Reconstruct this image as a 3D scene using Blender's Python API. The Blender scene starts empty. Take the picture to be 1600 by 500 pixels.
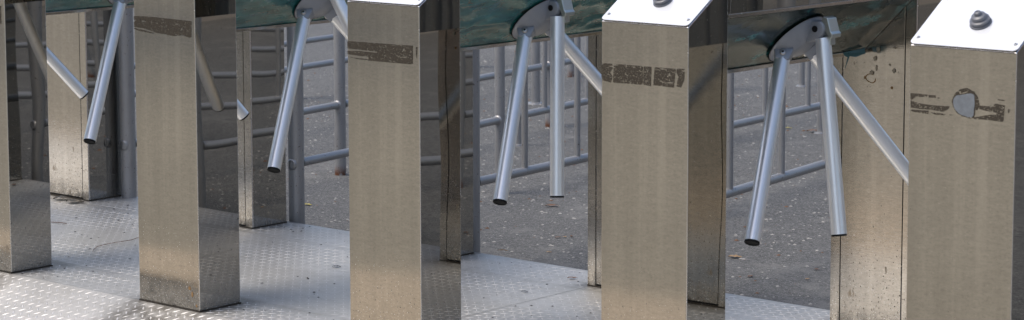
import bpy, bmesh, math, random
from mathutils import Vector, Matrix, noise
from mathutils.geometry import tessellate_polygon

# ------------------------------------------------------------------ camera
scn = bpy.context.scene
F, YAW, PITCH, ROLL, CX, CY = 3796.984, 0.714434, 0.117914, -0.0018744, 803.487, 122.0035
CAM = Vector((7.05253, -4.67495, 1.51771))
fw = Vector((-math.sin(YAW)*math.cos(PITCH), math.cos(YAW)*math.cos(PITCH), -math.sin(PITCH)))
rt0 = Vector((math.cos(YAW), math.sin(YAW), 0)); up0 = rt0.cross(fw)
rt = math.cos(ROLL)*rt0 + math.sin(ROLL)*up0; up = -math.sin(ROLL)*rt0 + math.cos(ROLL)*up0
cd = bpy.data.cameras.new('camera'); cam = bpy.data.objects.new('camera', cd)
scn.collection.objects.link(cam); scn.camera = cam
M = Matrix((rt, up, -fw)).transposed().to_4x4(); M.translation = CAM
cam.matrix_world = M
cd.sensor_width = 36.0; cd.lens = 36.0*F/1600.0
cd.shift_x = (800-CX)/1600.0; cd.shift_y = (CY-250)/1600.0
cd.clip_end = 500; cd.clip_start = 0.1
cd.dof.use_dof = True; cd.dof.focus_distance = 7.2; cd.dof.aperture_fstop = 11.0

# ------------------------------------------------------------------ light
SUN_EL, SUN_AZ = 60, 215      # azimuth clockwise from +Y
wd = bpy.data.worlds.new('World'); scn.world = wd; wd.use_nodes = True
wn = wd.node_tree; bgn = wn.nodes['Background']
sky = wn.nodes.new('ShaderNodeTexSky'); sky.sky_type = 'NISHITA'; sky.sun_disc = False
sky.sun_elevation = math.radians(SUN_EL); sky.sun_rotation = math.radians(SUN_AZ)
sky.air_density = 1.0; sky.dust_density = 3.0; sky.ozone_density = 1.0
wn.links.new(sky.outputs[0], bgn.inputs[0]); bgn.inputs[1].default_value = 0.132
sd = bpy.data.lights.new('sun', 'SUN'); sd.energy = 1.25; sd.angle = math.radians(30); sd.color = (1.0, .93, .83)
sun = bpy.data.objects.new('sun', sd); scn.collection.objects.link(sun)
a, e = math.radians(SUN_AZ), math.radians(SUN_EL)
sdir = Vector((math.sin(a)*math.cos(e), math.cos(a)*math.cos(e), math.sin(e)))
sun.rotation_euler = sdir.to_track_quat('Z', 'Y').to_euler()
scn.view_settings.view_transform = 'Standard'; scn.view_settings.look = 'None'
scn.view_settings.exposure = 0.70; scn.view_settings.gamma = 1; scn.view_settings.use_curve_mapping = False

# ------------------------------------------------------------------ constants
S, W, D_, DR, DD = 0.88831, 0.26814, 0.16283, 1.03743, 0.16566
H, PHI, ZT, CB, ZB = 0.95, 0.56365, 0.95928, 0.1625, 0.79205
HTOP = H + D_*math.tan(PHI)
GZ = -0.10
rnd = random.Random(7)

# ------------------------------------------------------------------ material helpers
class NT:
    def __init__(s, name):
        s.m = bpy.data.materials.new(name); s.m.use_nodes = True
        s.t = s.m.node_tree; s.b = s.t.nodes['Principled BSDF']; s.out = s.t.nodes['Material Output']
        s.tc = s.t.nodes.new('ShaderNodeTexCoord')
    def n(s, typ, **kw):
        x = s.t.nodes.new(typ)
        for k, v in kw.items():
            if k.startswith('i_'): x.inputs[k[2:].replace('_', ' ')].default_value = v
            else: setattr(x, k, v)
        return x
    def l(s, a, b): s.t.links.new(a, b)
    def map(s, scale, coord='Object', loc=(0,0,0)):
        mp = s.n('ShaderNodeMapping'); mp.inputs['Scale'].default_value = scale; mp.inputs['Location'].default_value = loc
        s.l(s.tc.outputs[coord], mp.inputs[0]); return mp.outputs[0]
    def noise(s, scale=1, vec=None, detail=3, rough=.55):
        x = s.n('ShaderNodeTexNoise'); x.inputs['Scale'].default_value = scale
        x.inputs['Detail'].default_value = detail; x.inputs['Roughness'].default_value = rough
        if vec is not None: s.l(vec, x.inputs['Vector'])
        return x.outputs['Fac']
    def ramp(s, fac, stops):
        r = s.n('ShaderNodeValToRGB'); el = r.color_ramp.elements
        while len(el) < len(stops): el.new(.5)
        for q, (p, c) in zip(el, stops):
            q.position = p; q.color = (c, c, c, 1) if isinstance(c, (int, float)) else (*c, 1)
        s.l(fac, r.inputs[0]); return r.outputs[0]
    def mix(s, fac, a, b, blend='MIX'):
        x = s.n('ShaderNodeMix', data_type='RGBA', blend_type=blend)
        for sock, v in ((x.inputs[0], fac), (x.inputs[6], a), (x.inputs[7], b)):
            if isinstance(v, bpy.types.NodeSocket): s.l(v, sock)
            elif isinstance(v, (int, float)): sock.default_value = v
            else: sock.default_value = (*v, 1)
        return x.outputs[2]
    def math(s, op, a, b=None, c=None):
        x = s.n('ShaderNodeMath', operation=op)
        for i, v in enumerate((a, b, c)):
            if v is None: continue
            if isinstance(v, bpy.types.NodeSocket): s.l(v, x.inputs[i])
            else: x.inputs[i].default_value = v
        return x.outputs[0]
    def set(s, name, v):
        if isinstance(v, bpy.types.NodeSocket): s.l(v, s.b.inputs[name])
        elif isinstance(v, tuple) and len(v) == 3: s.b.inputs[name].default_value = (*v, 1)
        else: s.b.inputs[name].default_value = v
    def bump(s, h, strength=.2, dist=.01, normal=None):
        x = s.n('ShaderNodeBump'); x.inputs['Strength'].default_value = strength; x.inputs['Distance'].default_value = dist
        s.l(h, x.inputs['Height'])
        if normal is not None: s.l(normal, x.inputs['Normal'])
        return x.outputs[0]

def steel(name, base, rough, grain, wave, dirt=1.0, grain_axis='x', aniso=0):
    t = NT(name)
    sc = {'x': (3, 3, 160), 'z': (160, 160, 3)}[grain_axis]
    g = t.noise(1, t.map(sc), 5, .65)
    g2 = t.noise(1, t.map((18, 18, 700) if grain_axis == 'x' else (700, 700, 18)), 3, .6)
    big = t.noise(2.6, None, 4, .6); t.l(t.map((1, 1, 1), 'Object'), big.node.inputs['Vector'])
    col = t.mix(t.math('MULTIPLY', g, .55), tuple(c*.90 for c in base), base)
    col = t.mix(t.ramp(big, [(.40, 0), (.65, .5)]), col, tuple(c*.80 for c in base))
    if rough > .05:
        mot = t.noise(1, t.map((26, 26, 90), loc=(7, 7, 1)), 5, .75)
        col = t.mix(t.ramp(mot, [(.38, .24), (.52, 0)]), col, tuple(c*.62 for c in base))
        col = t.mix(t.ramp(mot, [(.54, 0), (.70, .26)]), col, tuple(min(1, c*1.28) for c in base))
        fin = t.noise(1, t.map((95, 95, 190), loc=(1, 7, 1)), 3, .7)
        col = t.mix(t.ramp(fin, [(.35, .45), (.50, 0)]), col, tuple(c*.60 for c in base))
        col = t.mix(t.ramp(fin, [(.62, 0), (.72, .7)]), col, (.86, .83, .76))
        vs_ = t.noise(1, t.map((30, 30, .8), loc=(3, 9, 1)), 4, .6)
        col = t.mix(t.ramp(vs_, [(.36, .26), (.50, 0)]), col, tuple(c*.66 for c in base))
        col = t.mix(t.ramp(vs_, [(.54, 0), (.68, .30)]), col, tuple(min(1, c*1.25) for c in base))
    # dirt specks, thicker near the foot of the steel
    sep = t.n('ShaderNodeSeparateXYZ'); t.l(t.tc.outputs['Object'], sep.inputs[0])
    low = t.n('ShaderNodeMapRange'); t.l(sep.outputs['Z'], low.inputs[0])
    low.inputs[1].default_value = .42; low.inputs[2].default_value = 0; low.inputs[3].default_value = 0; low.inputs[4].default_value = 1
    sp = t.noise(1, t.map((190, 190, 120)), 2, .5)
    thr = t.math('MULTIPLY_ADD', low.outputs[0], -.095, .722)
    spk = t.math('MULTIPLY', t.math('GREATER_THAN', sp, thr), dirt)
    bl = t.noise(1, t.map((38, 38, 17), loc=(3, 1, 7)), 4, .7)
    thr2 = t.math('MULTIPLY_ADD', low.outputs[0], -.10, .715)
    blo = t.math('MULTIPLY', t.math('SMOOTH_MIN', t.math('MULTIPLY', t.math('MAXIMUM', t.math('SUBTRACT', bl, thr2), 0), 30), 1, .1), .75*dirt)
    w = t.noise(1, t.map((210, 210, 210), loc=(9, 4, 2)), 1, .5)
    thr3 = t.math('MULTIPLY_ADD', low.outputs[0], -.085, .77)
    wsp = t.math('MULTIPLY', t.math('GREATER_THAN', w, thr3), t.math('MULTIPLY', low.outputs[0], dirt))
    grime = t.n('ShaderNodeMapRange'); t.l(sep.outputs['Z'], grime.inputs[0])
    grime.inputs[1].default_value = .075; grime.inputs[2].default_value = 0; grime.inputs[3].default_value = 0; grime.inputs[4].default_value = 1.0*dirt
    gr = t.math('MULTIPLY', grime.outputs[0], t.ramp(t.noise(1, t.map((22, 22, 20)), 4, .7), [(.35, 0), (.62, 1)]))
    col = t.mix(blo, col, (.17, .115, .055)); col = t.mix(t.math('MULTIPLY', spk, .8), col, (.12, .085, .05))
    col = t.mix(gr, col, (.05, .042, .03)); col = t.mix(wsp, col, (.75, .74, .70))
    t.set('Base Color', col)
    nonmet = t.math('MAXIMUM', t.math('MAXIMUM', blo, spk), t.math('MAXIMUM', wsp, gr))
    t.set('Metallic', t.math('SUBTRACT', 1, t.math('MULTIPLY', nonmet, .95)))
    rg = t.math('MULTIPLY_ADD', g, .5*rough, .72*rough)
    if rough < .05: rg = t.math('MULTIPLY', g, 0.03)
    smear = t.noise(1, t.map((7, 7, 3.2), loc=(5, 5, 5)), 4, .65)
    rg = t.math('ADD', rg, t.math('MULTIPLY', t.ramp(smear, [(.5, 0), (.75, 1)]), .05 if rough > .05 else .015))
    rg = t.math('ADD', rg, t.math('MULTIPLY', nonmet, .45)); t.set('Roughness', rg)
    if aniso: t.set('Anisotropic', aniso)
    nb = t.bump(g2, grain, .0006) if grain else None
    wv = t.noise(1, t.map((2.2, 2.2, 1.6), loc=(2, 8, 1)), 1, .4)
    nb = t.bump(wv, 1.0, wave, nb); t.l(nb, t.b.inputs['Normal'])
    return t.m

def simple(name, col, rough=.5, metal=0, nscale=30, namp=.15, bump=0, spec=.5):
    t = NT(name)
    g = t.noise(nscale, t.map((1, 1, 1)), 4, .6)
    t.set('Base Color', t.mix(g, tuple(c*(1-namp) for c in col), tuple(min(1, c*(1+namp)) for c in col)))
    t.set('Roughness', t.math('MULTIPLY_ADD', g, .2, rough-.1)); t.set('Metallic', metal)
    t.set('Specular IOR Level', spec)
    if bump: t.l(t.bump(g, bump, .002), t.b.inputs['Normal'])
    return t.m

m_satin = steel('satin_steel', (.62, .58, .505), .095, .04, .0012, 1.0)
m_mirror = steel('polished_steel', (.43, .42, .39), .02, 0, .0030, .4)
m_brush = steel('brushed_steel', (.68, .63, .55), .11, .20, .0025, 1.0)
m_trim = steel('steel_trim', (.62, .58, .52), .22, .2, .001, .3)
m_edge = simple('bright_steel_edge', (.75, .73, .70), .25, 1)
m_gap = simple('dark_gap', (.012, .011, .010), .8)
m_dirtline = simple('grime_seal', (.035, .028, .02), .9, 0, 60, .5)
m_under = simple('housing_sheet_steel', (.42, .40, .37), .3, 1)  # plain sheet steel for the housing faces other than its sides
m_cast = simple('cast_aluminium_paint', (.29, .305, .33), .42, .35, 90, .06, .15)
m_arm = simple('satin_aluminium_tube', (.83, .83, .825), .36, .72, 8, .04)
m_black = simple('black_plastic', (.008, .008, .008), .7, spec=.2)
m_latch = simple('galvanised_latch', (.50, .53, .50), .35, .9)
m_screw = simple('screw_steel', (.55, .53, .50), .3, 1)
m_knob = simple('grey_rubber', (.13, .135, .15), .33, 0, 40, .08)
m_conc = None

def mat_top():
    t = NT('white_lid_plate')
    g = t.noise(6, t.map((1, 1, 1)), 3)
    t.set('Base Color', t.mix(g, (.82, .83, .84), (.88, .88, .88))); t.set('Metallic', .25)
    t.set('Roughness', .16); t.set('Coat Weight', .5); t.set('Coat Roughness', .05); return t.m
m_top = mat_top()

def mat_residue():
    t = NT('tape_residue')
    a_ = t.noise(1, t.map((230, 230, 300)), 4, .75); b_ = t.noise(1, t.map((60, 60, 130), loc=(4, 2, 8)), 3, .6)
    keep = t.math('MULTIPLY', t.math('LESS_THAN', a_, .555), t.math('LESS_THAN', b_, .61))
    t.set('Base Color', t.mix(a_, (.035, .029, .022), (.085, .072, .055))); t.set('Roughness', .8); t.set('Specular IOR Level', .15)
    t.set('Alpha', keep); return t.m
m_res = mat_residue()
m_disc = simple('bare_grey_patch', (.20, .22, .24), .5, .35, 70, .35)

def mat_film(name, amount):
    t = NT(name)
    a_ = t.noise(1, t.map((9, 5, 12)), 5, .7); b_ = t.noise(1, t.map((22, 9, 26), loc=(1, 5, 2)), 4, .7)
    f = t.ramp(a_, [(amount-.015, 1), (amount+.015, 0)])
    film = t.mix(t.ramp(b_, [(.3, 0), (.75, 1)]), (.006, .058, .058), (.03, .19, .185))
    t.set('Base Color', t.mix(f, (.012, .034, .029) if amount < .5 else (.09, .10, .085), film))
    t.set('Metallic', t.math('SUBTRACT', .6, t.math('MULTIPLY', f, .5)))
    t.set('Roughness', t.math('MULTIPLY_ADD', b_, .25, .12)); t.set('Coat Weight', .2)
    t.l(t.bump(b_, .16, .006), t.b.inputs['Normal']); return t.m
m_film = mat_film('torn_teal_film', .66)
m_film_thin = mat_film('film_remnants', .43)

def mat_pipe():
    t = NT('galvanised_pipe_paint')
    g = t.noise(30, t.map((1, 1, .6)), 4, .7); s2 = t.noise(130, t.map((1, 1, 1)), 2)
    c = t.mix(g, (.29, .29, .295), (.385, .385, .39))
    c = t.mix(t.math('GREATER_THAN', s2, .70), c, (.10, .075, .055))
    sep = t.n('ShaderNodeSeparateXYZ'); t.l(t.tc.outputs['Object'], sep.inputs[0])
    rr = t.n('ShaderNodeMapRange'); t.l(sep.outputs['Z'], rr.inputs[0]); rr.inputs[1].default_value = GZ+.045; rr.inputs[2].default_value = GZ+.01
    rust = t.math('MULTIPLY', rr.outputs[0], t.ramp(g, [(.38, 0), (.5, 1)]))
    c = t.mix(rust, c, (.12, .045, .02))
    t.set('Base Color', c); t.set('Metallic', t.math('MULTIPLY_ADD', rust, -.55, .55)); t.set('Roughness', t.math('MULTIPLY_ADD', g, .2, .33)); return t.m
m_pipe = mat_pipe()

def mat_plate():
    t = NT('chequer_plate_aluminium')
    a_ = t.noise(2.2, t.map((1, 1, 1)), 5, .65); b_ = t.noise(26, t.map((1, 1, 1)), 4, .7); c_ = t.noise(170, t.map((1, 1, 1)), 2)
    col = t.mix(a_, (.44, .43, .405), (.62, .61, .585)); col = t.mix(t.ramp(b_, [(.45, 0), (.8, .5)]), col, (.30, .29, .26)); col = t.mix(t.ramp(t.noise(1.3, t.map((1, 2.4, 1), loc=(3, 3, 3)), 4, .6), [(.47, 0), (.56, .45)]), col, (.42, .405, .37))  # broad stretched noise puts dappled tree shade into the plate colour
    sep = t.n('ShaderNodeSeparateXYZ'); t.l(t.tc.outputs['Object'], sep.inputs[0]); X_, Y_ = sep.outputs[0], sep.outputs[1]
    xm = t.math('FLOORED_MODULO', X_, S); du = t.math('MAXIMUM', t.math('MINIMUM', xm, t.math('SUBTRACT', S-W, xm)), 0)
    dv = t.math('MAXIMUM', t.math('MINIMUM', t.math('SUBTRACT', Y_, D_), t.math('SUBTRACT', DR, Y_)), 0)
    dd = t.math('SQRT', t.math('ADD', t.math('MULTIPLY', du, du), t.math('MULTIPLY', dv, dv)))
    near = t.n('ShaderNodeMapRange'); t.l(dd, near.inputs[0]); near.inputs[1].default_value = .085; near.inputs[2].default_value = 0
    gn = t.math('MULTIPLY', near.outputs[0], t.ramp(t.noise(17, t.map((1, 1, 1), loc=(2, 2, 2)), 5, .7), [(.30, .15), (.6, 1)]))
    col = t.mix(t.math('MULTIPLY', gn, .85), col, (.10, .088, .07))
    sp = t.math('GREATER_THAN', c_, .70); col = t.mix(sp, col, (.09, .08, .06))
    t.set('Base Color', col); t.set('Metallic', t.math('MULTIPLY_ADD', sp, -.6, .62))
    t.set('Roughness', t.math('MULTIPLY_ADD', a_, .2, t.math('MULTIPLY_ADD', b_, .12, .33)))
    t.l(t.bump(b_, .12, .002), t.b.inputs['Normal']); return t.m
m_plate = mat_plate()
m_loz = simple('worn_lozenge_aluminium', (.59, .58, .565), .50, .45, 80, .1)

def mat_asphalt():
    t = NT('asphalt')
    a_ = t.noise(1.1, t.map((1, 1, 1)), 5, .6); b_ = t.noise(62, t.map((1, 1, 1)), 5, .8); c_ = t.noise(150, t.map((1, 1, 1)), 2, .6)
    d_ = t.noise(5, t.map((1, 1, 1), loc=(4, 1, 0)), 6, .7)
    col = t.mix(t.ramp(b_, [(.35, 0), (.68, 1)]), (.026, .026, .025), (.175, .173, .165))
    col = t.mix(t.ramp(a_, [(.35, 0), (.7, .35)]), col, (.11, .11, .106))
    col = t.mix(t.math('GREATER_THAN', c_, .63), col, (.30, .297, .285))
    col = t.mix(t.ramp(d_, [(.53, 0), (.66, .4)]), col, (.22, .215, .20))
    t.set('Base Color', col); t.set('Roughness', .82)
    t.l(t.bump(b_, .8, .004), t.b.inputs['Normal']); return t.m
m_asph = mat_asphalt()
def mat_sunlit_ground():  # sunlight on the ground painted as a bright tan colour
    t = NT('sunlit_ground')
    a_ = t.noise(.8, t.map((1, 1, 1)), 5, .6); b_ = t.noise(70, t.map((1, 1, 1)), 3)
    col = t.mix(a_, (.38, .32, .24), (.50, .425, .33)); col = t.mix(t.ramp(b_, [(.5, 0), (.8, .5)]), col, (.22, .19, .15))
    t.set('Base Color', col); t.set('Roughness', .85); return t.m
m_sunlit = mat_sunlit_ground()

# ------------------------------------------------------------------ mesh helpers
COL = scn.collection
def link(name, me, parent=None):
    o = bpy.data.objects.new(name, me); COL.objects.link(o)
    if parent: o.parent = parent
    return o
def finish(bm, name, mats, smooth=None, bevel=0):
    if bevel:
        bmesh.ops.remove_doubles(bm, verts=bm.verts, dist=1e-6)
        bmesh.ops.bevel(bm, geom=[e for e in bm.edges if len(e.link_faces) == 2 and e.calc_face_angle(0) > .5], offset=bevel, segments=2, profile=.5, affect='EDGES')
    me = bpy.data.meshes.new(name); bm.to_mesh(me); bm.free()
    for m_ in (mats if isinstance(mats, (list, tuple)) else [mats]): me.materials.append(m_)
    if smooth is not None:
        for p_ in me.polygons: p_.use_smooth = True
        me.set_sharp_from_angle(angle=smooth)
    return me
def poly_prism(bm, pts, axis, a0, a1, mi=0):
    def P(q, v): return Vector({'x': (v, q[0], q[1]), 'y': (q[0], v, q[1]), 'z': (q[0], q[1], v)}[axis])
    A = [bm.verts.new(P(q, a0)) for q in pts]; B = [bm.verts.new(P(q, a1)) for q in pts]
    fs = [bm.faces.new(A), bm.faces.new(B[::-1])]
    for i in range(len(pts)):
        j = (i+1) % len(pts); fs.append(bm.faces.new((A[j], A[i], B[i], B[j])))
    for f_ in fs: f_.material_index = mi
    bmesh.ops.recalc_face_normals(bm, faces=fs); return fs
def box(bm, x0, x1, y0, y1, z0, z1, mi=0):
    return poly_prism(bm, [(x0, y0), (x1, y0), (x1, y1), (x0, y1)], 'z', z0, z1, mi)
def frame(d):
    d = d.normalized(); h = Vector((0, 0, 1)) if abs(d.z) < .9 else Vector((0, 1, 0))
    u = d.cross(h).normalized(); return u, d.cross(u)
def tube(bm, A, B, r, seg=24, mi=0, cap=True, hollow=0, r2=None):
    A, B = Vector(A), Vector(B); u, v = frame(B-A); r2 = r2 or r
    def ring(c, rr): return [bm.verts.new(c + u*math.cos(2*math.pi*k/seg)*rr + v*math.sin(2*math.pi*k/seg)*rr) for k in range(seg)]
    def bridge(p_, q_):
        for k in range(seg):
            f_ = bm.faces.new((p_[k], p_[(k+1) % seg], q_[(k+1) % seg], q_[k])); f_.material_index = mi
    a_, b_ = ring(A, r), ring(B, r2); bridge(a_, b_)
    if hollow:
        d = (B-A).normalized(); c_ = ring(B, hollow); e_ = ring(B-d*.03, hollow); bridge(b_, c_); bridge(c_, e_)
        bm.faces.new(e_).material_index = mi
        bm.faces.new(a_[::-1]).material_index = mi
    elif cap:
        bm.faces.new(a_[::-1]).material_index = mi; bm.faces.new(b_).material_index = mi
def lathe(bm, prof, org, ax, seg=40, mi=0):
    org = Vector(org); ax = Vector(ax).normalized(); u, v = frame(ax); prev = None
    for (r, h) in prof:
        if r < 1e-6: cur = [bm.verts.new(org+ax*h)]
        else: cur = [bm.verts.new(org+ax*h+(u*math.cos(2*math.pi*k/seg)+v*math.sin(2*math.pi*k/seg))*r) for k in range(seg)]
        if prev:
            for k in range(seg):
                a_ = prev[k % len(prev)]; b_ = prev[(k+1) % len(prev)]; c_ = cur[(k+1) % len(cur)]; d_ = cur[k % len(cur)]
                vs = []
                for q in (a_, b_, c_, d_):
                    if q not in vs: vs.append(q)
                if len(vs) > 2: bm.faces.new(vs).material_index = mi
        prev = cur
    bmesh.ops.recalc_face_normals(bm, faces=bm.faces)
def tag(o, label, cat, group=None, kind=None):
    if label: o['label'] = label
    if cat: o['category'] = cat
    if group: o['group'] = group
    if kind: o['kind'] = kind
    return o
def setting(name, me, kind='structure'):
    o = link(name, me); o['kind'] = kind; return o

# ------------------------------------------------------------------ ground
def sheet(x0, x1, y0, y1, z, name, mat_, n=1):
    bm = bmesh.new()
    vs = [[bm.verts.new((x0+(x1-x0)*i/n, y0+(y1-y0)*j/n, z)) for j in range(n+1)] for i in range(n+1)]
    for i in range(n):
        for j in range(n): bm.faces.new((vs[i][j], vs[i+1][j], vs[i+1][j+1], vs[i][j+1]))
    return finish(bm, name, mat_)
setting('asphalt_ground', sheet(-200, 200, -200, 200, GZ, 'asphalt_ground', m_asph))
def quad(pts, name, mat_):
    bm = bmesh.new(); bm.faces.new([bm.verts.new(q_) for q_ in pts]); return finish(bm, name, mat_)
z4 = GZ+.004
setting('sunlit_ground_strip', quad([(-3.2, -.32, z4), (-3.2, -.52, z4), (-.5, -.75, z4), (1, -1.02, z4), (2.2, -1.42, z4), (6, -1.60, z4), (6, -.31, z4), (1.8, -.42, z4), (1, -.60, z4)], 'sunlit_ground_strip', m_sunlit))  # added unseen strip, sunlit band put into its colour for the fronts to reflect
setting('grey_paving', quad([(-40, -26, z4), (14, -26, z4), (14, -1.9, z4), (6, -1.601, z4), (2.2, -1.421, z4), (1, -1.021, z4), (-.5, -.751, z4), (-3.2, -.521, z4), (-40, -.4, z4)], 'grey_paving', simple('grey_paving_slabs', (.25, .232, .188), .85, 0, 2, .3)))  # unseen ground past the strip, its shade put into a duller colour

# chequer plate platform: plates with narrow joints, raised lozenges, and a 20 degree ramp in front
YB, RAMP, RL = 1.2225, math.radians(20), .30
xs_j = [-3.2, -.26, 2.405, 5.1]; ys_j = [0, .21, .985, YB]
def loz(bm, c, ux, uy, nz, ang, L=.0138, w=.0030, h=.0012, mi=1):
    wr = noise.noise(Vector((c.x*1.9, c.y*2.6, 3.1)))+.35*noise.noise(Vector((c.x*9, c.y*9, 1)))
    k_ = max(.12, min(1, .75+wr*1.6)); h *= k_; w *= .6+.4*k_; L *= .8+.2*k_
    d = ux*math.cos(ang)+uy*math.sin(ang); q = ux*-math.sin(ang)+uy*math.cos(ang)
    P = [c+d*L, c+q*w, c-d*L, c-q*w]; T = [c+d*L*.35+nz*h, c-d*L*.35+nz*h]
    v = [bm.verts.new(k) for k in P]; t_ = [bm.verts.new(k) for k in T]
    for f_ in ((v[0], v[1], t_[0]), (v[1], v[2], t_[1]), (v[1], t_[1], t_[0]), (v[2], v[3], t_[1]), (v[3], v[0], t_[0]), (v[3], t_[0], t_[1])):
        bm.faces.new(f_).material_index = mi
bm = bmesh.new()
for i in range(3):
    for j in range(3):
        g = .0012
        box(bm, xs_j[i]+g, xs_j[i+1]-g, ys_j[j]+(g if j else .0), ys_j[j+1]-(g if j < 2 else 0), -.006, 0)
box(bm, -3.2, 5.1, .01, YB-.004, GZ-.002, -.0065, 2)
X, Y, Z = Vector((1, 0, 0)), Vector((0, 1, 0)), Vector((0, 0, 1))
pit = .0368
nx = int((5.0-(-1.4))/pit)
for i in range(nx):
    for j in range(int(YB/pit)):
        for o_, an in ((0, 45), (.5, -45)):
            c = Vector((-1.4+(i+o_)*pit, .018+(j+o_)*pit, 0))
            if c.y > YB-.012 or any(abs(c.y-q) < .012 for q in ys_j) or any(abs(c.x-q) < .012 for q in xs_j): continue
            k = int(math.floor(c.x/S))+1
            if -W-.01+k*S < c.x < k*S+.01 and (c.y < D_+.012 or c.y > DR-.012): continue
            loz(bm, c, X, Y, Z, math.radians(an))
setting('chequer_plate_platform', finish(bm, 'chequer_plate_platform', [m_plate, m_loz, m_gap]))
bm = bmesh.new()
uy = Vector((0, -math.cos(RAMP), -math.sin(RAMP))); nz = Vector((0, -math.sin(RAMP), math.cos(RAMP)))
q = [(0, 0), (uy.y*RL, uy.z*RL), (uy.y*RL, uy.z*RL-.006), (.006, -.006)]
poly_prism(bm, q, 'x', -3.2, 5.1)
for i in range(nx):
    for j in range(int(RL/pit)):
        for o_, an in ((0, -45), (.5, 45)):
            c = Vector((-1.4+(i+o_)*pit, 0, 0))+uy*(.016+(j+o_)*pit)
            loz(bm, c, X, uy, nz, math.radians(an), h=.0013, w=.0036, L=.0128)
setting('chequer_plate_ramp', finish(bm, 'chequer_plate_ramp', [m_plate, m_loz]))

# ------------------------------------------------------------------ turnstiles
RES = {"2": [[[-0.2716, 0.856], [-0.2081, 0.8588], [-0.0139, 0.8564], [-0.0152, 0.8098], [-0.0235, 0.8074], [-0.054, 0.8119], [-0.0905, 0.8077], [-0.1299, 0.8099], [-0.1723, 0.8128], [-0.1808, 0.8151], [-0.2236, 0.8219], [-0.2726, 0.8235]], [[-0.2727, 0.8207], [-0.2237, 0.8171], [-0.1781, 0.8115], [-0.1839, 0.8092], [-0.2383, 0.8124], [-0.2728, 0.8178]]], "3": [[[-0.2686, 0.8406], [-0.1992, 0.8417], [-0.0234, 0.844], [-0.0238, 0.7952], [-0.0332, 0.7936], [-0.1301, 0.7927], [-0.1901, 0.7927], [-0.1876, 0.8025], [-0.2264, 0.8032], [-0.2691, 0.8046], [-0.269, 0.8134], [-0.2262, 0.8163], [-0.1586, 0.8158], [-0.1537, 0.8187], [-0.2261, 0.8198], [-0.2689, 0.8204]], [[-0.2631, 0.7971], [-0.1925, 0.796], [-0.1901, 0.7936], [-0.2265, 0.7936]], [[-0.0117, 0.8422], [-0.0071, 0.8416], [-0.0085, 0.8099], [-0.0119, 0.82]]], "4": [[[-0.2688, 0.8449], [-0.2311, 0.8444], [-0.2311, 0.8396], [-0.2474, 0.8385], [-0.2311, 0.8349], [-0.2412, 0.8229], [-0.2331, 0.8124], [-0.2371, 0.7977], [-0.2686, 0.8017]], [[-0.2291, 0.8454], [-0.1369, 0.8457], [-0.1387, 0.7998], [-0.231, 0.7982]], [[-0.135, 0.8459], [-0.1112, 0.846], [-0.1129, 0.7979], [-0.1367, 0.8007]], [[-0.1014, 0.8459], [-0.0369, 0.8468], [-0.0424, 0.8003], [-0.105, 0.8016]], [[-0.033, 0.8478], [-0.0098, 0.848], [-0.0115, 0.8198], [-0.021, 0.8019], [-0.0346, 0.804], [-0.029, 0.8279], [-0.0349, 0.8383]]], "5": [[[-0.2648, 0.8404], [-0.2216, 0.841], [-0.2215, 0.8353], [-0.2513, 0.8328], [-0.2628, 0.8254], [-0.2645, 0.8281]], [[-0.2183, 0.8398], [-0.2002, 0.8406], [-0.2001, 0.8348], [-0.2182, 0.8341]], [[-0.1952, 0.8367], [-0.187, 0.8352], [-0.1952, 0.8338]], [[-0.2644, 0.8238], [-0.246, 0.8195], [-0.2096, 0.8175], [-0.1638, 0.8192], [-0.1669, 0.8132], [-0.1782, 0.8051], [-0.211, 0.8073], [-0.2358, 0.8066], [-0.2641, 0.8079]], [[-0.264, 0.8035], [-0.2176, 0.8046], [-0.2191, 0.7972], [-0.264, 0.7992]], [[-0.2126, 0.8014], [-0.1732, 0.8012], [-0.1764, 0.798], [-0.201, 0.7974]], [[-0.165, 0.8005], [-0.1504, 0.801], [-0.165, 0.799]], [[-0.1514, 0.8488], [-0.1387, 0.8591], [-0.1227, 0.8639], [-0.1032, 0.857], [-0.0933, 0.845], [-0.0881, 0.827], [-0.0943, 0.8165], [-0.1023, 0.8158], [-0.1011, 0.833], [-0.1047, 0.8497], [-0.1225, 0.8554], [-0.1417, 0.8482], [-0.1527, 0.8344], [-0.1557, 0.8213], [-0.1592, 0.831]], [[-0.0881, 0.827], [-0.0658, 0.8274], [-0.0469, 0.8346], [-0.0263, 0.8321], [-0.0287, 0.7995], [-0.0317, 0.7957], [-0.0651, 0.797], [-0.105, 0.7957], [-0.1179, 0.796], [-0.0891, 0.8027], [-0.0733, 0.8069], [-0.0479, 0.8112], [-0.048, 0.8148], [-0.0735, 0.8168], [-0.0895, 0.819]], [[-0.044, 0.8448], [-0.0266, 0.8441], [-0.0282, 0.8418], [-0.044, 0.8427]], [[-0.0167, 0.8259], [-0.0128, 0.8234], [-0.0165, 0.8161], [-0.019, 0.8215]]], "1": [[[-0.0311, 0.8498], [-0.0165, 0.8496], [-0.0174, 0.7922], [-0.0336, 0.7932]]]}
DISC = [[-0.1384, 0.847], [-0.1047, 0.8512], [-0.1011, 0.833], [-0.1036, 0.8043], [-0.1131, 0.7992], [-0.1309, 0.802], [-0.1474, 0.812], [-0.155, 0.8285], [-0.1497, 0.8418]]
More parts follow.
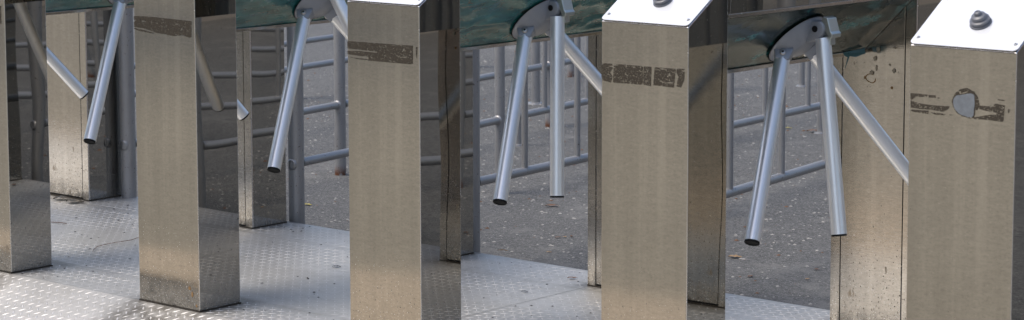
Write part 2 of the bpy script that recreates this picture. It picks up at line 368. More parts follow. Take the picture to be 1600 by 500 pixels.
ARMS = {"0": {"a": [[-0.0891, 0.5294, 0.8192], [0.0667, 0.2325, 0.3998]], "c": [[-0.0859, 0.6517, 0.8223], [0.0832, 0.9577, 0.4144]], "b": [[-0.0006, 0.5867, 0.8836], [0.0394, 0.5867, 0.3936]]}, "1": {"a": [[-0.0847, 0.5347, 0.8189], [0.0768, 0.2458, 0.4031]], "c": [[-0.0859, 0.6517, 0.8223], [0.0685, 0.942, 0.4136]], "b": [[-0.0006, 0.5867, 0.8836], [0.0394, 0.5867, 0.3936]]}, "2": {"a": [[-0.0915, 0.5272, 0.8212], [0.0658, 0.2317, 0.4005]], "c": [[-0.0859, 0.6517, 0.8223], [0.0857, 0.9616, 0.4188]], "b": [[-0.0093, 0.5794, 0.8953], [0.1876, 0.6837, 0.4477]]}, "3": {"a": [[-0.0875, 0.5312, 0.8215], [0.0734, 0.2386, 0.4006]], "c": [[-0.0811, 0.6566, 0.8282], [0.0932, 0.9691, 0.428]], "b": [[-0.0079, 0.5803, 0.8811], [0.0454, 0.5155, 0.3815]]}, "4": {"a": [[-0.091, 0.5284, 0.8207], [0.0489, 0.2189, 0.3953]], "c": [[-0.0792, 0.6572, 0.8293], [0.0878, 0.9633, 0.421]], "b": [[-0.0024, 0.5848, 0.8773], [0.0877, 0.5351, 0.3798]]}, "5": {"a": [[-0.0891, 0.5294, 0.8192], [0.0667, 0.2325, 0.3998]], "c": [[-0.0859, 0.6517, 0.8223], [0.0857, 0.9616, 0.4188]], "b": [[-0.0006, 0.5867, 0.8836], [0.0394, 0.5867, 0.3936]]}}
RT = Vector((1, 0, 1)).normalized(); RN = Vector((1, 0, -1)).normalized(); RY = Vector((0, 1, 0))
HUB = Vector((-.08807, .58928, .87121))
sn, cs = math.sin(PHI), math.cos(PHI)
def face_mat(bm, fn):
    for f_ in bm.faces: f_.material_index = fn(f_)
def me_front_leg():
    bm = bmesh.new()
    poly_prism(bm, [(0, .004), (D_, .004), (D_, HTOP), (0, H)], 'x', -W, 0)
    bmesh.ops.bevel(bm, geom=bm.edges[:], offset=.0028, segments=3, profile=.5, affect='EDGES')
    bm.normal_update()
    def mm(f_):
        n_ = f_.normal
        if n_.y < -.95: return 0
        if abs(n_.x) > .97: return 1
        return 2
    face_mat(bm, mm); return finish(bm, 'front_leg', [m_satin, m_mirror, m_edge])
def me_rear_leg():
    bm = bmesh.new(); f0 = .006
    box(bm, -W, 0, DR+f0, DR+DD, .004, HTOP)                    # core
    bmesh.ops.bevel(bm, geom=[e_ for e_ in bm.edges if abs((e_.verts[0].co-e_.verts[1].co).z) > .5], offset=.002, segments=2, affect='EDGES')
    for (x0, x1, z0, z1) in ((-W, -W+.030, .004, HTOP), (-.0325, 0, .004, HTOP), (-W+.030, -.0325, .936, HTOP)):
        box(bm, x0, x1, DR, DR+f0+.0005, z0, z1)
    box(bm, -W+.031, -.0335, DR+.0052, DR+f0+.0004, .004, .935, 2)
    bm.normal_update()
    def mm(f_):
        if f_.material_index == 2: return 2
        return 1 if abs(f_.normal.x) > .9 and f_.calc_area() > .01 else (0 if f_.normal.y < -.5 else 3)
    face_mat(bm, mm); return finish(bm, 'rear_leg', [m_brush, m_mirror, m_gap, m_edge])
def me_door():
    bm = bmesh.new(); box(bm, -W+.0335, -.036, DR, DR+.004, .010, .9325); return finish(bm, 'service_door', [m_brush], bevel=.0008)
def me_housing():
    bm = bmesh.new(); e_ = .0015
    pts = [(-W+e_, ZB), (-CB-.003, ZB), (-CB-.003, ZB+.008), (-.004, ZT), (-e_-.002, ZT+.003), (-e_, HTOP-.002), (-W+e_, HTOP-.002)]
    poly_prism(bm, pts, 'y', D_+.0015, DR-.0015)
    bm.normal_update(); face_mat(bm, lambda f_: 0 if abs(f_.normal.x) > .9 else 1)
    return finish(bm, 'upper_housing', [m_mirror, m_under])
def me_rail(x, z0, z1, t0=.004):
    bm = bmesh.new(); box(bm, x-t0, x+.0015, D_+.002, DR-.002, z0, z1); return finish(bm, 'edge_flange', [m_trim], bevel=.0008)
def me_seal(y0, y1, nm):
    bm = bmesh.new(); box(bm, -W-.0012, .0012, y0-.0012, y1+.0012, .0004, .0042)
    return finish(bm, nm, [m_dirtline])
def on_slope(u, a_, h=0): return Vector((u, a_*cs-h*sn, H+a_*sn+h*cs))
def me_lid():
    bm = bmesh.new(); L = D_/cs
    r = .012; x0, x1, a0, a1 = -W-.001, .001, -.001, L-.003
    P = []
    for cx, cy, s0 in ((x1-r, a0+r, -90), (x1-r, a1-r, 0), (x0+r, a1-r, 90), (x0+r, a0+r, 180)):
        for k in range(5):
            an = math.radians(s0+k*22.5); P.append((cx+r*math.cos(an), cy+r*math.sin(an)))
    A = [bm.verts.new(on_slope(p_[0], p_[1], .0035)) for p_ in P]; B = [bm.verts.new(on_slope(p_[0], p_[1], .0055)) for p_ in P]
    fs = [bm.faces.new(A[::-1]), bm.faces.new(B)]
    for i in range(len(P)):
        j = (i+1) % len(P); fs.append(bm.faces.new((A[i], A[j], B[j], B[i])))
    bmesh.ops.recalc_face_normals(bm, faces=fs)
    # dark gasket under the lid
    return finish(bm, 'lid_plate', [m_top])
def me_gasket():
    bm = bmesh.new(); L = D_/cs
    c = [on_slope(u, a_, h) for h in (.0003, .0034) for u, a_ in ((-W+.002, .002), (-.002, .002), (-.002, L-.006), (-W+.002, L-.006))]
    v = [bm.verts.new(q_) for q_ in c]
    for f_ in ((3, 2, 1, 0), (4, 5, 6, 7), (0, 1, 5, 4), (1, 2, 6, 5), (2, 3, 7, 6), (3, 0, 4, 7)): bm.faces.new([v[k] for k in f_])
    return finish(bm, 'lid_gasket', [m_black])
NS = Vector((0, -sn, cs))
def me_knob():
    bm = bmesh.new()
    lathe(bm, [(.0, 0), (.0250, 0), (.0256, .0015), (.0246, .004), (.0215, .0052), (.0213, .0068), (.0236, .0082), (.0226, .0125), (.0175, .0150), (.0170, .0170), (.0182, .0185), (.0160, .0225), (.0095, .0245), (.0082, .0265), (.0086, .0290), (.0070, .0318), (.0032, .0328), (.0028, .0316), (0, .0314)], on_slope(-.130, .086, .0056), NS)
    return finish(bm, 'knob', [m_knob], smooth=.5)
def me_screw(c, ax, r=.0042, dark=True):
    bm = bmesh.new(); ax = Vector(ax).normalized()
    lathe(bm, [(0, 0), (r, 0), (r, r*.25), (r*.75, r*.55), (r*.35, r*.6)], c, ax, 16)
    lathe(bm, [(r*.38, r*.5), (r*.38, r*.64), (0, r*.64)], c, ax, 6, 1)
    return finish(bm, 'screw', [m_screw, m_black], smooth=.6)
def me_rotor():
    bm = bmesh.new(); seg = 96
    ANG = [v_ for v_ in (-2*math.pi/3, 0, 2*math.pi/3)]
    def lobe(th, a_, b_, k):
        m_ = max(math.cos(th-q_+.037) for q_ in ANG); t_ = max(0, (m_-.5)/.5)**k; return b_+(a_-b_)*t_
    rings = [(.0015, lambda t_: .091, 1), (.002, lambda t_: .088, 1), (.0025, lambda t_: .0845, 0), (.006, lambda t_: lobe(t_, .082, .081, 1), 0), (.014, lambda t_: lobe(t_, .072, .068, 1), 0),
             (.023, lambda t_: lobe(t_, .060, .050, 1), 0), (.031, lambda t_: lobe(t_, .046, .036, 1), 0), (.035, lambda t_: lobe(t_, .034, .024, 1), 0), (.036, lambda t_: .012, 0)]
    prev = None
    for h, fn, mi in rings:
        cur = [bm.verts.new(HUB+RN*h+(RT*math.cos(2*math.pi*k/seg)+RY*math.sin(2*math.pi*k/seg))*fn(2*math.pi*k/seg)) for k in range(seg)]
        if prev:
            for k in range(seg): bm.faces.new((prev[k], prev[(k+1) % seg], cur[(k+1) % seg], cur[k])).material_index = mi
        prev = cur
    bm.faces.new(prev); bmesh.ops.recalc_face_normals(bm, faces=bm.faces)
    return finish(bm, 'rotor_hub', [m_cast, m_black], smooth=.6)
def hexa(bm, C0, C1, side, nrm, w0, w1, t0, t1, mi=0):
    v = []
    for c, w_, t_ in ((C0, w0, t0), (C1, w1, t1)):
        for s_, q_ in ((-1, -1), (1, -1), (1, 1), (-1, 1)): v.append(bm.verts.new(c+side*s_*w_/2+nrm*q_*t_/2))
    fs = [bm.faces.new([v[k] for k in f_]) for f_ in ((0, 1, 2, 3), (7, 6, 5, 4), (0, 4, 5, 1), (1, 5, 6, 2), (2, 6, 7, 3), (3, 7, 4, 0))]
    bmesh.ops.recalc_face_normals(bm, faces=fs)
    for f_ in fs: f_.material_index = mi
KSIGN = 1
def me_knuckle(P, Dv):
    P = Vector(P); Dv = Vector(Dv).normalized(); e_ = (P-HUB-RN*(P-HUB).dot(RN)).normalized()
    q_ = (RN-Dv*RN.dot(Dv)).normalized(); side = q_; q_ = Dv.cross(side); q_ = -q_ if KSIGN < 0 else q_
    bm = bmesh.new(); hexa(bm, P-Dv*.036, P-Dv*.026, side, q_, .046, .054, .032, .042)
    hexa(bm, P-Dv*.0261, P+Dv*.006, side, q_, .054, .034, .042, .040)
    me = finish(bm, 'arm_knuckle', [m_cast], smooth=.6, bevel=.003)
    return me, P-Dv*.012+q_*.0205, q_
def me_arm(P, Q):
    P, Q = Vector(P), Vector(Q); bm = bmesh.new(); tube(bm, P, Q, .0205, 40, hollow=.0180); return finish(bm, 'arm', [m_arm], smooth=.6)
def me_plug(P, Q):
    P, Q = Vector(P), Vector(Q); d = (Q-P).normalized(); bm = bmesh.new()
    lathe(bm, [(.0192, -.015), (.0198, .0040), (.0188, .0052), (.0150, .0052), (.0140, .0040), (0, .0040)], Q, d, 32); return finish(bm, 'end_plug', [m_black], smooth=.6)
def me_hinge(P):
    """fork that carries the folding arm, with its round pin"""
    P = Vector(P); C0 = HUB+RN*.030+RT*.050
    bm = bmesh.new(); mid = Vector((P.x-.010, HUB.y-.003, P.z+.024))
    pts = []
    for k in range(9):
        an = math.radians(-70+k*140/8); pts.append((mid.x+.022*math.cos(an), mid.z+.024*math.sin(an)))
    pts += [(mid.x-.032, mid.z+.020), (mid.x-.045, mid.z-.010), (mid.x-.030, mid.z-.038)]
    poly_prism(bm, pts, 'y', mid.y-.019, mid.y+.019)
    me = finish(bm, 'arm_hinge', [m_cast], smooth=.5, bevel=.004)
    b2 = bmesh.new(); tube(b2, (mid.x-.004, mid.y-.0205, mid.z+.001), (mid.x-.004, mid.y+.0205, mid.z+.001), .0085, 24)
    pin = finish(b2, 'hinge_pin', [m_black], smooth=.5)
    b3 = bmesh.new()
    q3 = [(mid.x+.016, mid.z+.034), (mid.x+.030, mid.z+.030), (mid.x+.040, mid.z-.004), (mid.x+.046, mid.z-.010), (mid.x+.044, mid.z-.020), (mid.x+.034, mid.z-.022), (mid.x+.024, mid.z-.006), (mid.x+.010, mid.z+.020)]
    poly_prism(b3, q3, 'y', mid.y-.012, mid.y+.030)
    box(b3, mid.x+.014, mid.x+.036, mid.y-.004, mid.y+.018, mid.z-.040, mid.z-.018)
    latch = finish(b3, 'latch_plate', [m_latch], bevel=.002)
    return me, pin, latch
def me_slots():
    bm = bmesh.new()
    for (rr, an, hh) in ((.060, 200, .0185), (.060, 222, .0185), (.043, 198, .027), (.043, 230, .027)):
        an = math.radians(an); e_ = RT*math.cos(an)+RY*math.sin(an); s_ = RN.cross(e_); nn = (RN+e_*.8).normalized()
        c = HUB+RN*hh+e_*rr; tg = nn.cross(s_)
        vs = [bm.verts.new(c+nn*.0045+s_*.0065*math.cos(k*math.pi/6)+tg*.0030*math.sin(k*math.pi/6)) for k in range(12)]; bm.faces.new(vs)
        vs = [bm.verts.new(c-nn*.002+s_*.0065*math.cos(k*math.pi/6)+tg*.0030*math.sin(k*math.pi/6)) for k in range(12)]; bm.faces.new(vs)
    return finish(bm, 'rotor_slots', [m_black])
SH = dict(front=me_front_leg(), rear=me_rear_leg(), door=me_door(), house=me_housing(), lip=me_rail(-CB, ZB-.001, ZB+.009, .006), lip2=me_rail(0, ZT+.001, ZT+.010),
          s1=me_seal(0, D_, 'front_seal'), s2=me_seal(DR, DR+DD, 'rear_seal'), lid=me_lid(), gask=me_gasket(), knob=me_knob(), rotor=me_rotor(), slots=me_slots())
LS = [me_screw(on_slope(x_, a_, .0056), NS) for x_, a_ in ((-W+.012, .021), (-.011, .021), (-W+.014, .166), (-.013, .166))]
def film_mesh(seed, wrinkle, mat_, y0=D_+.004, y1=DR-.004, name='film_panel'):
    bm = bmesh.new(); nu, nv = 120, 26; A = Vector((-CB-.001, 0, ZB+.010)); B = Vector((-.005, 0, ZT-.001)); g = []
    for i in range(nu+1):
        row = []
        for j in range(nv+1):
            P = A.lerp(B, j/nv); P.y = y0+(y1-y0)*i/nu
            ed = min(1, min(j, nv-j)/3, min(i, nu-i)/3)
            q_ = Vector((P.y*4.2+seed*7, j/nv*1.6+P.y*1.5, seed*3.3))
            r1 = 1-abs(noise.noise(q_)*2.2); r2 = 1-abs(noise.noise(q_*2.7+Vector((5, 2, 1)))*2)
            hgt = wrinkle*ed*(max(0, r1)**3*.9+max(0, r2)**3*.45)
            dc = (P-HUB); dc -= RN*dc.dot(RN); k_ = min(1, max(0, (dc.length-.092)/.03))
            row.append(bm.verts.new(P+RN*(.0006+hgt*k_)))
        g.append(row)
    for i in range(nu):
        for j in range(nv): bm.faces.new((g[i][j], g[i+1][j], g[i+1][j+1], g[i][j+1]))
    return finish(bm, name, [mat_], smooth=1.2)
TL = {0: 'steel turnstile at the far left end, only its rear leg and one drooping arm seen',
      1: 'steel turnstile whose narrow front leg stands cut off at the left edge of the photo',
      2: 'steel turnstile with solid brown tape smear, its whole front foot visible on the plates',
      3: 'steel turnstile with a crumpled teal film panel and striped tape residue beside it, left of the boxed smear one',
      4: 'steel turnstile with blocky rectangular tape residue, dark clean side panel, second from the right',
      5: 'steel turnstile nearest the right edge, with a grey round patch between scraps of tape residue'}
TL[3] = 'steel turnstile in the middle, tape residue split by bare streaks, crumpled teal film'
for i in range(6):
    root = bpy.data.objects.new('turnstile', None); COL.objects.link(root); root.location = (i*S, 0, 0)
    tag(root, TL[i], 'turnstile', 'stainless steel turnstiles in a row')
    fl = link('front_leg', SH['front'], root)
    link('foot_seal', SH['s1'], fl); link('lid_gasket', SH['gask'], fl)
    lid = link('lid_plate', SH['lid'], root)
    for q_ in LS: link('screw', q_, lid)
    link('knob', SH['knob'], root)
    rl = link('rear_leg', SH['rear'], root); link('service_door', SH['door'], rl); link('foot_seal', SH['s2'], rl)
    hs = link('upper_housing', SH['house'], root); link('edge_flange', SH['lip'], hs); link('edge_flange', SH['lip2'], hs)
    fp = link('film_panel', film_mesh(i, {4: .0015, 5: .003, 2: .004, 1: .003}.get(i, .005), m_film_thin if i in (4, 5) else m_film), root)
    if i != 4: fp['label'] = 'crumpled torn teal protective film'
    rot_ = link('rotor_hub', SH['rotor'], root); link('rotor_slots', SH['slots'], rot_)
    A = ARMS[str(i)]
    for k in 'abc':
        P, Q = A[k]
        if k == 'a': Q = [Q[0]-.65*.085, Q[1]+.75*.085, Q[2]-.118*.085]
        ao = link('arm', me_arm(P, Q), root); link('end_plug', me_plug(P, Q), ao)
        if k != 'b':
            kn, sp, sq = me_knuckle(P, Vector(Q)-Vector(P)); ko = link('arm_knuckle', kn, root); link('screw', me_screw(sp, sq, .0085), ko)
        else:
            me1, me2, me3 = me_hinge(P); ho = link('arm_hinge', me1, root); link('hinge_pin', me2, ho); link('latch_plate', me3, root)
    if str(i) in RES:
        bm = bmesh.new()
        for pl in RES[str(i)]:
            pv = [Vector((max(-W+.0005, min(-.0005, x_)), -.0008, z_)) for x_, z_ in pl]; vs = [bm.verts.new(q_) for q_ in pv]
            for t3 in tessellate_polygon([[Vector((q_.x, q_.z, 0)) for q_ in pv]]):
                try: bm.faces.new([vs[k_] for k_ in t3])
                except ValueError: pass
        bmesh.ops.recalc_face_normals(bm, faces=bm.faces[:])
        rs = link('tape_residue', finish(bm, 'tape_residue', [m_res]), fl); rs['label'] = 'brown sticky tape residue'
    if i in (2, 4, 5):
        def blob(pts, y_, nm, lab, par, mt, hole=None):
            bm = bmesh.new()
            for ring in pts:
                vs = [bm.verts.new((x_, y_, z_)) for x_, z_ in ring]
                for t3 in tessellate_polygon([[Vector((x_, z_, 0)) for x_, z_ in ring]]): bm.faces.new([vs[k_] for k_ in t3])
            bmesh.ops.recalc_face_normals(bm, faces=bm.faces[:]); o_ = link(nm, finish(bm, nm, [mt]), par)
            if lab: o_['label'] = lab
        rq = random.Random(i)
        def ell(cx_, cz_, a_, b_, jit=.15, n_=14): return [(cx_+a_*math.cos(k*2*math.pi/n_)*(1+rq.uniform(-jit, jit)), cz_+b_*math.sin(k*2*math.pi/n_)*(1+rq.uniform(-jit, jit))) for k in range(n_)]
        m_rust = simple('rust_stain', (.26, .15, .06), .7, 0, 120, .5)
        if i == 4:
            door = [c_ for c_ in root.children_recursive if c_.name.startswith('service_door')][0]
            th = [math.radians(60+k*300/20) for k in range(21)]
            ro = [.0165+rq.uniform(-.0015, .0015) for _ in th]; ri = [q_-rq.uniform(.0015, .0040) for q_ in ro]
            P2 = lambda a_, q_: (-.143+q_*math.cos(a_)*1.05, .722+q_*math.sin(a_)*.85)
            blob([[P2(a_, q_) for a_, q_ in zip(th, ro)]+[P2(a_, q_) for a_, q_ in list(zip(th, ri))[::-1]]], DR-.0006, 'rust_stain', 'ochre ring shaped rust stain', door, m_rust)
            for q5 in ((-.163, .722, .003, .005), (-.075, .700, .0045, .004)): blob([ell(*q5)], DR-.0006, 'rust_stain', None, door, m_rust)
            m_sm = simple('scrape_mark', (.36, .32, .25), .45, .7, 60, .3)
            for k9 in range(9): blob([ell(-.115+rq.uniform(-.03, .05), .785+rq.uniform(-.05, .03), rq.uniform(.002, .007), rq.uniform(.003, .009), .3)], DR-.0009-.0002*k9, 'grime_smear', None, door, m_sm)
        elif i == 2:
            for q5 in ((-.042, .067, .005, .006), (-.030, .050, .004, .008), (-.012, .018, .0035, .0045)): blob([ell(*q5)], -.0007, 'rust_stain', None, fl, m_rust)
            pass
    if i == 5:
        DSC = []; rj = random.Random(4)
        for k in range(len(DISC)):
            p0, p1, p2, p3 = (Vector(DISC[(k+q_) % len(DISC)]) for q_ in (-1, 0, 1, 2))
            for u_ in (0, .25, .5, .75):
                v_ = .5*((2*p1)+(p2-p0)*u_+(2*p0-5*p1+4*p2-p3)*u_*u_+(3*p1-p0-3*p2+p3)*u_**3)
                DSC.append((v_.x+rj.uniform(-.0009, .0009), v_.y+rj.uniform(-.0009, .0009)))
        cx_ = sum(q_[0] for q_ in DSC)/len(DSC); cz_ = sum(q_[1] for q_ in DSC)/len(DSC)
        RG = [(cx_+(x_-cx_)*(1.07+rj.uniform(0, .07)), cz_+(z_-cz_)*(1.06+rj.uniform(0, .06))) for x_, z_ in DSC]
        blob([RG], -.0010, 'tape_residue', 'brown rim of residue round the grey patch', fl, m_res)
        bm = bmesh.new(); vs = [bm.verts.new((x_, -.0014, z_)) for x_, z_ in DSC]
        for t3 in tessellate_polygon([[Vector((x_, z_, 0)) for x_, z_ in DSC]]): bm.faces.new([vs[k_] for k_ in t3])
        bmesh.ops.recalc_face_normals(bm, faces=bm.faces[:])
        ds = link('round_patch', finish(bm, 'round_patch', [m_disc]), fl); ds['label'] = 'grey round patch ringed by residue'
    if i == 4:   # loose film scrap hanging from the lower flange
        bm = bmesh.new()
        P = [(-.166, .925, .802), (-.160, 1.02, .806), (-.156, 1.018, .792), (-.160, .975, .785), (-.165, .952, .789), (-.168, .936, .756), (-.168, .934, .756), (-.167, .945, .787), (-.168, .920, .794)]
        vs = [bm.verts.new((x_+.006, y_, z_)) for x_, y_, z_ in P]
        for t3 in tessellate_polygon([[Vector((y_, z_, 0)) for x_, y_, z_ in P]]): bm.faces.new([vs[k_] for k_ in t3])
        link('film_scrap', finish(bm, 'film_scrap', [simple('teal_film_scrap', (.025, .10, .105), .3)]), root)['label'] = 'teal film scrap hanging from flange'

# ------------------------------------------------------------------ barriers
ZR = .2
BAR = {7: ((-1.16, 1.5), (-1.30, 2.5)), 6: ((-1.16, 1.5), (-1.30, 2.5)), 5: ((-1.16, 1.5), (-1.30, 2.5)), 4: ((-1.14, 1.74), (-1.25, 2.47)), 3: ((-1.04, 1.41), (-1.27, 3.79)), 2: ((-.92, 1.32), (-1.23, 3.32)),
       1: ((-1.02, 2.26), (-1.38, 4.46)), 0: ((-1.31, 3.41), (-1.345, 3.64)), -1: ((-1.29, 4.28), (-1.325, 4.50))}
PST = {7: [1.35, 2.6, 3.9, 5.2], 6: [1.35, 2.7, 4.1, 5.4], 5: [1.35, 2.6, 3.9, 5.2], 4: [1.35, 3.05, 4.7, 6], 3: [1.357, 2.66, 4.2, 5.8], 2: [1.277, 2.611, 4.3, 5.9], 1: [1.195, 2.536, 4.25, 5.9], 0: [1.2, 2.5, 4.25, 5.9], -1: [1.2, 2.5, 4.2, 5.9]}
BAL = {7: [], 6: [], 5: [1.7, 2.05, 2.4], 4: [1.759, 2.14, 2.49, 3.4, 3.75, 4.1], 3: [1.667, 1.993, 2.33, 3.0, 3.345, 3.703], 2: [2.953, 3.30, 3.65, 4.0], 1: [3.0, 3.4, 3.8], 0: [], -1: []}
BL = {7: 'second grey pipe barrier outside the frame on the right', 6: 'first grey pipe barrier wholly outside the frame on the right', 5: 'grey pipe barrier out past the last pedestal on the right', 4: 'grey pipe barrier with thin uprights right behind the turnstile at the right',
      3: 'grey pipe barrier with thin uprights crossing low behind the two central hanging arms', 2: 'grey pipe barrier starting at the thick post behind the middle left arm',
      1: 'grey pipe barrier with a thick post beside the second pedestal from the left', 0: 'grey pipe barrier third from the front in the left gap, mostly hidden', -1: 'farthest grey pipe barrier, a thin high rail seen in the left centre gap'}
for k in BAR:
    (a0, y0), (a1, y1) = BAR[k]
    def bp(y_, z_): return Vector((a0+(a1-a0)*(y_-y0)/(y1-y0), y_, z_))
    ps = PST[k]; ye = ps[-1]; root = bpy.data.objects.new('pipe_barrier', None); COL.objects.link(root); root.location = (k*S, 0, 0)
    tag(root, BL[k], 'barrier', 'grey pipe queue barriers behind the turnstiles')
    for z_, nm, r_ in ((ZR, 'lower_rail', .0155), (.98, 'top_rail', .018)):
        bm = bmesh.new(); tube(bm, bp(ps[0], z_), bp(ye, z_), r_, 20); link(nm, finish(bm, nm, [m_pipe], smooth=.6), root)
    for n_, y_ in enumerate(ps):
        bm = bmesh.new(); b_ = bp(y_, 0); r_ = .0285 if n_ == 0 else .0245
        if k == 2 and n_ == 1: r_ = .021
        tube(bm, (b_.x, b_.y, GZ-.03), (b_.x, b_.y, 1.0), r_, 28)
        for z_ in (ZR, .98):
            for sg in (-1, 1):
                dr = (bp(2, 0)-bp(1, 0)).normalized()*sg; rr_ = .0155 if z_ == ZR else .018
                lathe(bm, [(rr_+.006, r_*.86), (rr_+.004, r_*1.02), (rr_+.0005, r_*1.14)], (b_.x, b_.y, z_), dr, 20)
        link('post', finish(bm, 'post', [m_pipe], smooth=.6), root)
    for y_ in BAL[k]:
        bm = bmesh.new(); b_ = bp(y_, ZR+.008)
        tube(bm, b_, (b_.x, b_.y, .975), .0115, 18)
        lathe(bm, [(.0150, .004), (.0145, .008), (.0118, .013)], (b_.x, b_.y, ZR), (0, 0, 1), 18)
        link('upright', finish(bm, 'upright', [m_pipe], smooth=.6), root)
for (x_, y_, r_, lb) in ((-1.07, 4.86, .024, 'thick grey steel post standing on the asphalt behind the central vertical arm'),
                         (-.43, 6.36, .017, 'farthest slim grey post, just left of the right hand folded arm'),
                         (-.16, 3.67, .013, 'short thin grey post behind the slanted central arm'),
                         (.67, 4.90, .017, 'grey post with dead leaves at its foot, behind the right folded arm')):
    bm = bmesh.new(); tube(bm, (0, 0, -.03), (0, 0, 1.05), r_, 24)
    lathe(bm, [(r_, 1.05), (r_*.8, 1.058), (0, 1.061)], (0, 0, 0), (0, 0, 1), 24)
    lathe(bm, [(r_*1.9, .0), (r_*1.8, .006), (r_*1.02, .008)], (0, 0, 0), (0, 0, 1), 24)
    o = link('guard_post', finish(bm, 'guard_post', [m_pipe], smooth=.6)); o.location = (x_, y_, GZ)
    tag(o, lb, 'post', 'free standing grey posts behind the barriers')

# ------------------------------------------------------------------ unseen surroundings added for the polished steel to reflect
def mat_brick():
    t = NT('brick'); b_ = t.n('ShaderNodeTexBrick'); t.l(t.map((1, 1, 1)), b_.inputs['Vector'])
    mp = b_.inputs['Vector'].links[0].from_node; mp.inputs['Rotation'].default_value = (math.radians(90), 0, 0)
    b_.inputs['Color1'].default_value = (.24, .09, .05, 1); b_.inputs['Color2'].default_value = (.17, .06, .035, 1); b_.inputs['Mortar'].default_value = (.35, .3, .25, 1)
    b_.inputs['Scale'].default_value = 4; t.l(b_.outputs[0], t.b.inputs['Base Color']); t.set('Roughness', .85); return t.m
m_brick = mat_brick()
m_wall = simple('pale_render', (.44, .38, .31), .85, 0, 3, .15)
m_glass = simple('dark_window_glass', (.03, .035, .04), .08, 0)
m_leaf = simple('tree_leaf', (.055, .085, .03), .6, 0, 4, .4)
m_bark = simple('bark', (.09, .07, .05), .9, 0, 20, .4, .5)
# brick building beyond the right edge
root = bpy.data.objects.new('brick_building', None); COL.objects.link(root); root.location = (9.5, 7.0, GZ)
tag(root, 'red brick building past the right edge, seen only as reflections', 'building')
bm = bmesh.new(); box(bm, 0, 6, -1.5, 7, 0, 4.5); link('wall', finish(bm, 'wall', [m_brick]), root)
for k in range(3):
    bm = bmesh.new(); box(bm, -.05, .0-.002, -.8+k*2.6, .7+k*2.6, .9, 2.4); link('window', finish(bm, 'window', [m_glass]), root)
# unseen pale building behind the camera, added for reflections
root = bpy.data.objects.new('pale_building', None); COL.objects.link(root); root.location = (-16, -24, GZ)
tag(root, 'long pale rendered building facing the turnstiles, added unseen for reflections', 'building')
bm = bmesh.new(); box(bm, -14, 24, -6, 0, 0, 7); link('wall', finish(bm, 'wall', [m_wall]), root)
for k in range(9):
    bm = bmesh.new(); box(bm, -12+k*4, -10.2+k*4, .002, .05, 1.2, 3.0); link('window', finish(bm, 'window', [m_glass]), root)

def tree(x_, y_, h_, r_, seed, lb):
    rr = random.Random(seed); root = bpy.data.objects.new('shade_tree', None); COL.objects.link(root); root.location = (x_, y_, GZ)
    tag(root, lb, 'tree', 'shade trees around the turnstiles')
    bm = bmesh.new(); tube(bm, (0, 0, 0), (.1, 0, h_*.55), .22, 14, r2=.12)
    for k in range(6):
        an = k*1.05; tube(bm, (.08, 0, h_*(.35+.03*k)), (math.cos(an)*r_*.6, math.sin(an)*r_*.6, h_*.7), .07, 8, r2=.02)
    link('trunk', finish(bm, 'trunk', [m_bark], smooth=1), root)
    bm = bmesh.new(); cl = [(Vector((rr.gauss(0, 1), rr.gauss(0, 1), rr.gauss(0, .6)))*r_*.42+Vector((0, 0, h_*.74))) for _ in range(26)]
    for _ in range(5200):
        c = rr.choice(cl)+Vector((rr.gauss(0, 1), rr.gauss(0, 1), rr.gauss(0, 1)))*r_*.17
        u = Vector((rr.gauss(0, 1), rr.gauss(0, 1), rr.gauss(0, 1))).normalized(); v = u.orthogonal().normalized(); s_ = rr.uniform(.06, .13)
        bm.faces.new([bm.verts.new(c+u*s_), bm.verts.new(c+v*s_*.5), bm.verts.new(c-u*s_), bm.verts.new(c-v*s_*.5)])
    link('crown', finish(bm, 'crown', [m_leaf]), root)
tree(-7, -9, 7.5, 2.8, 3, 'leafy shade tree standing in front of the row, off to the left')
tree(12, 14, 8, 3.2, 5, 'leafy shade tree standing behind the brick building')

# ------------------------------------------------------------------ litter
m_dry = [simple('dry_leaf_tan', (.30, .19, .09), .7, 0, 60, .3), simple('dry_leaf_brown', (.14, .07, .035), .7, 0, 60, .3), simple('wet_leaf', (.018, .015, .011), .4, 0, 60, .3), simple('green_leaf', (.12, .26, .05), .6, 0, 60, .2), simple('yellow_leaf', (.42, .34, .05), .6, 0, 60, .2)]
def leaf(x_, y_, z_, L, mi, lb, rz):
    rr = random.Random(int(x_*1000+y_*333)); bm = bmesh.new(); n_ = 7; top = []; bot = []
    for k in range(n_+1):
        s_ = k/n_; w_ = math.sin(math.pi*s_**.8)*.3*(1+.3*rr.uniform(-1, 1)); cu = .12*math.sin(s_*3+rr.random())
        top.append(bm.verts.new(((s_-.5)*L, w_*L, (.03+cu*.5+rr.uniform(0, .06))*L))); bot.append(bm.verts.new(((s_-.5)*L, -w_*L, (.03+cu*.5+rr.uniform(0, .06))*L)))
    mid = [bm.verts.new(((k/n_-.5)*L, 0, (.02+.12*math.sin(k/n_*3))*L)) for k in range(n_+1)]
    for k in range(n_):
        bm.faces.new((top[k], mid[k], mid[k+1], top[k+1])); bm.faces.new((mid[k], bot[k], bot[k+1], mid[k+1]))
    o = link('fallen_leaf', finish(bm, 'fallen_leaf', [m_dry[mi]])); o.location = (x_, y_, z_+.002); o.rotation_euler = (0, 0, rz)
    tag(o, lb, 'leaf', 'fallen leaves and scraps on the ground')
def unproj(px, py, z_):
    d = fw+rt*((px-CX)/F)-up*((py-CY)/F); t_ = (z_-CAM.z)/d.z; return CAM+d*t_
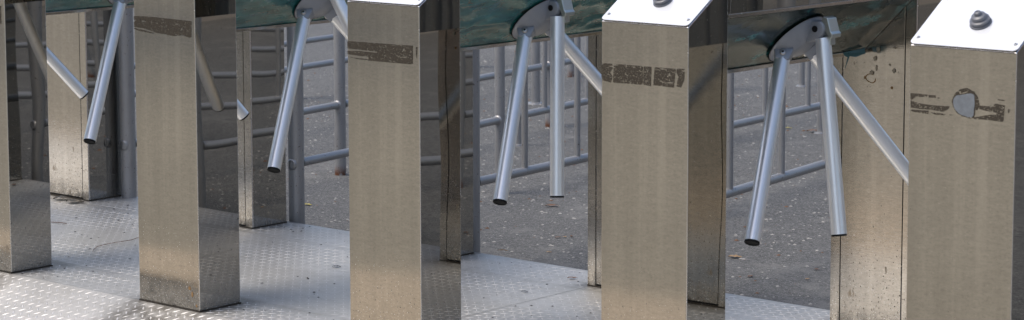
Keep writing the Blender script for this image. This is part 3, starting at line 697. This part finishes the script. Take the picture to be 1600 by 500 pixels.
for px, py, z_, L, mi, lb, rz in (
    (863, 323, GZ, .055, 1, 'curled brown leaf on the asphalt below the central vertical arm', .9),
    (858, 395, GZ, .022, 0, 'small tan leaf scrap on the asphalt under the vertical arm', .5),
    (872, 372, GZ, .026, 1, 'small brown leaf crumb on the asphalt left of the fourth pedestal', 1.2),
    (893, 370, GZ, .022, 1, 'tiny dark leaf scrap beside the narrow rear leg edge', 2.2),
    (882, 371, GZ, .020, 0, 'tiny pale leaf scrap between two darker ones on the asphalt', 2.9),
    (1149, 403, GZ, .050, 0, 'tan leaf lying on the asphalt beneath the right slanted arm', .7),
    (1172, 433, GZ, .028, 1, 'brown leaf crumb near the plate edge at the lower right', 1.7),
    (1276, 422, GZ, .022, 1, 'brown leaf scrap on the asphalt left of the large rear door', .3),
    (1262, 437, GZ, .020, 0, 'small tan leaf scrap close to the platform edge by the rear door', 1.3),
    (1274, 207, GZ, .085, 1, 'crumpled rust brown leaf at the foot of the right guard post', .4),
    (1232, 201, GZ, .035, 4, 'little yellow leaf on the asphalt between the right hanging arms', .4),
    (481, 321, GZ, .035, 4, 'bright green leaf scrap by the thick post in the left centre gap', .5),
    (786, 393, 0.0, .035, 0, 'tan leaf on the platform rear edge beside the central gap', .6),
    (820, 457, 0.0, .022, 2, 'dark wet leaf crumb in the middle of the central plates', .7),
    (895, 436, 0.0, .034, 1, 'dull brown leaf crumb on the plates left of the fourth pedestal', .7),
    (526, 418, 0.0, .030, 2, 'dark wet leaf crumb on the plates left of the third pedestal', .7),
    (119, 341, 0.0, .014, 2, 'black speck of leaf on the plates between the first two pedestals', .2),
    (118, 317, 0.0, .075, 2, 'black wet leaf against the foot of the leftmost rear leg', .5),
    (98, 312, 0.0, .070, 2, 'black wet leaf tucked behind the first pedestal', .9),
    (370, 380, 0.0, .030, 2, 'wet leaf crumb on the plates next to the second pedestal', 1.9)):
    q_ = unproj(px, py, z_); leaf(q_.x, q_.y, z_, L, mi, lb, rz)
# thin twig
bm = bmesh.new(); pp = [unproj(*q_, .005) for q_ in ((145, 391), (152, 385), (168, 381), (185, 378), (205, 375), (216, 371))]
for a_, b_ in zip(pp, pp[1:]): tube(bm, a_, b_, .0010, 6)
tag(link('twig', finish(bm, 'twig', [m_dry[1]])), 'thin brown twig curving over the plates beside the second pedestal', 'twig')
bm = bmesh.new(); pp = [unproj(*q_, .004) for q_ in ((80, 347), (92, 347.5), (104, 349))]
for a_, b_ in zip(pp, pp[1:]): tube(bm, a_, b_, .0014, 6)
tag(link('twig', finish(bm, 'twig', [m_dry[1]])), 'short twig piece in front of the leftmost rear leg', 'twig')
# grit on plates and asphalt (uncountable)
def grit(name, n_, xr, yr, z_, s0, s1, mat_):
    bm = bmesh.new()
    for _ in range(n_):
        x_, y_, s_ = rnd.uniform(*xr), rnd.uniform(*yr), s0+(s1-s0)*rnd.random()**3
        vs = [bm.verts.new((x_+math.cos(a_)*s_*rnd.uniform(.6, 1.2), y_+math.sin(a_)*s_*rnd.uniform(.6, 1.2), z_+.0004)) for a_ in (0, 1.25, 2.5, 3.8, 5.0)]
        tp = bm.verts.new((x_, y_, z_+s_*.5))
        for k in range(5): bm.faces.new((vs[k], vs[(k+1) % 5], tp))
    o = link(name, finish(bm, name, [mat_])); o['kind'] = 'stuff'
grit('grit', 1000, (-1, 4.4), (0.02, 1.21), 0, .0012, .006, m_dry[2])
grit('pale_grit', 500, (-1, 4.4), (0.02, 1.21), 0, .001, .0035, simple('pale_grit', (.5, .49, .46), .8))
grit('gravel', 14000, (-3, 4.2), (1.25, 7), GZ, .002, .009, simple('pale_gravel', (.34, .33, .31), .85))
grit('leaf_crumbs', 1300, (-3, 4.2), (1.25, 7), GZ, .003, .014, m_dry[1])
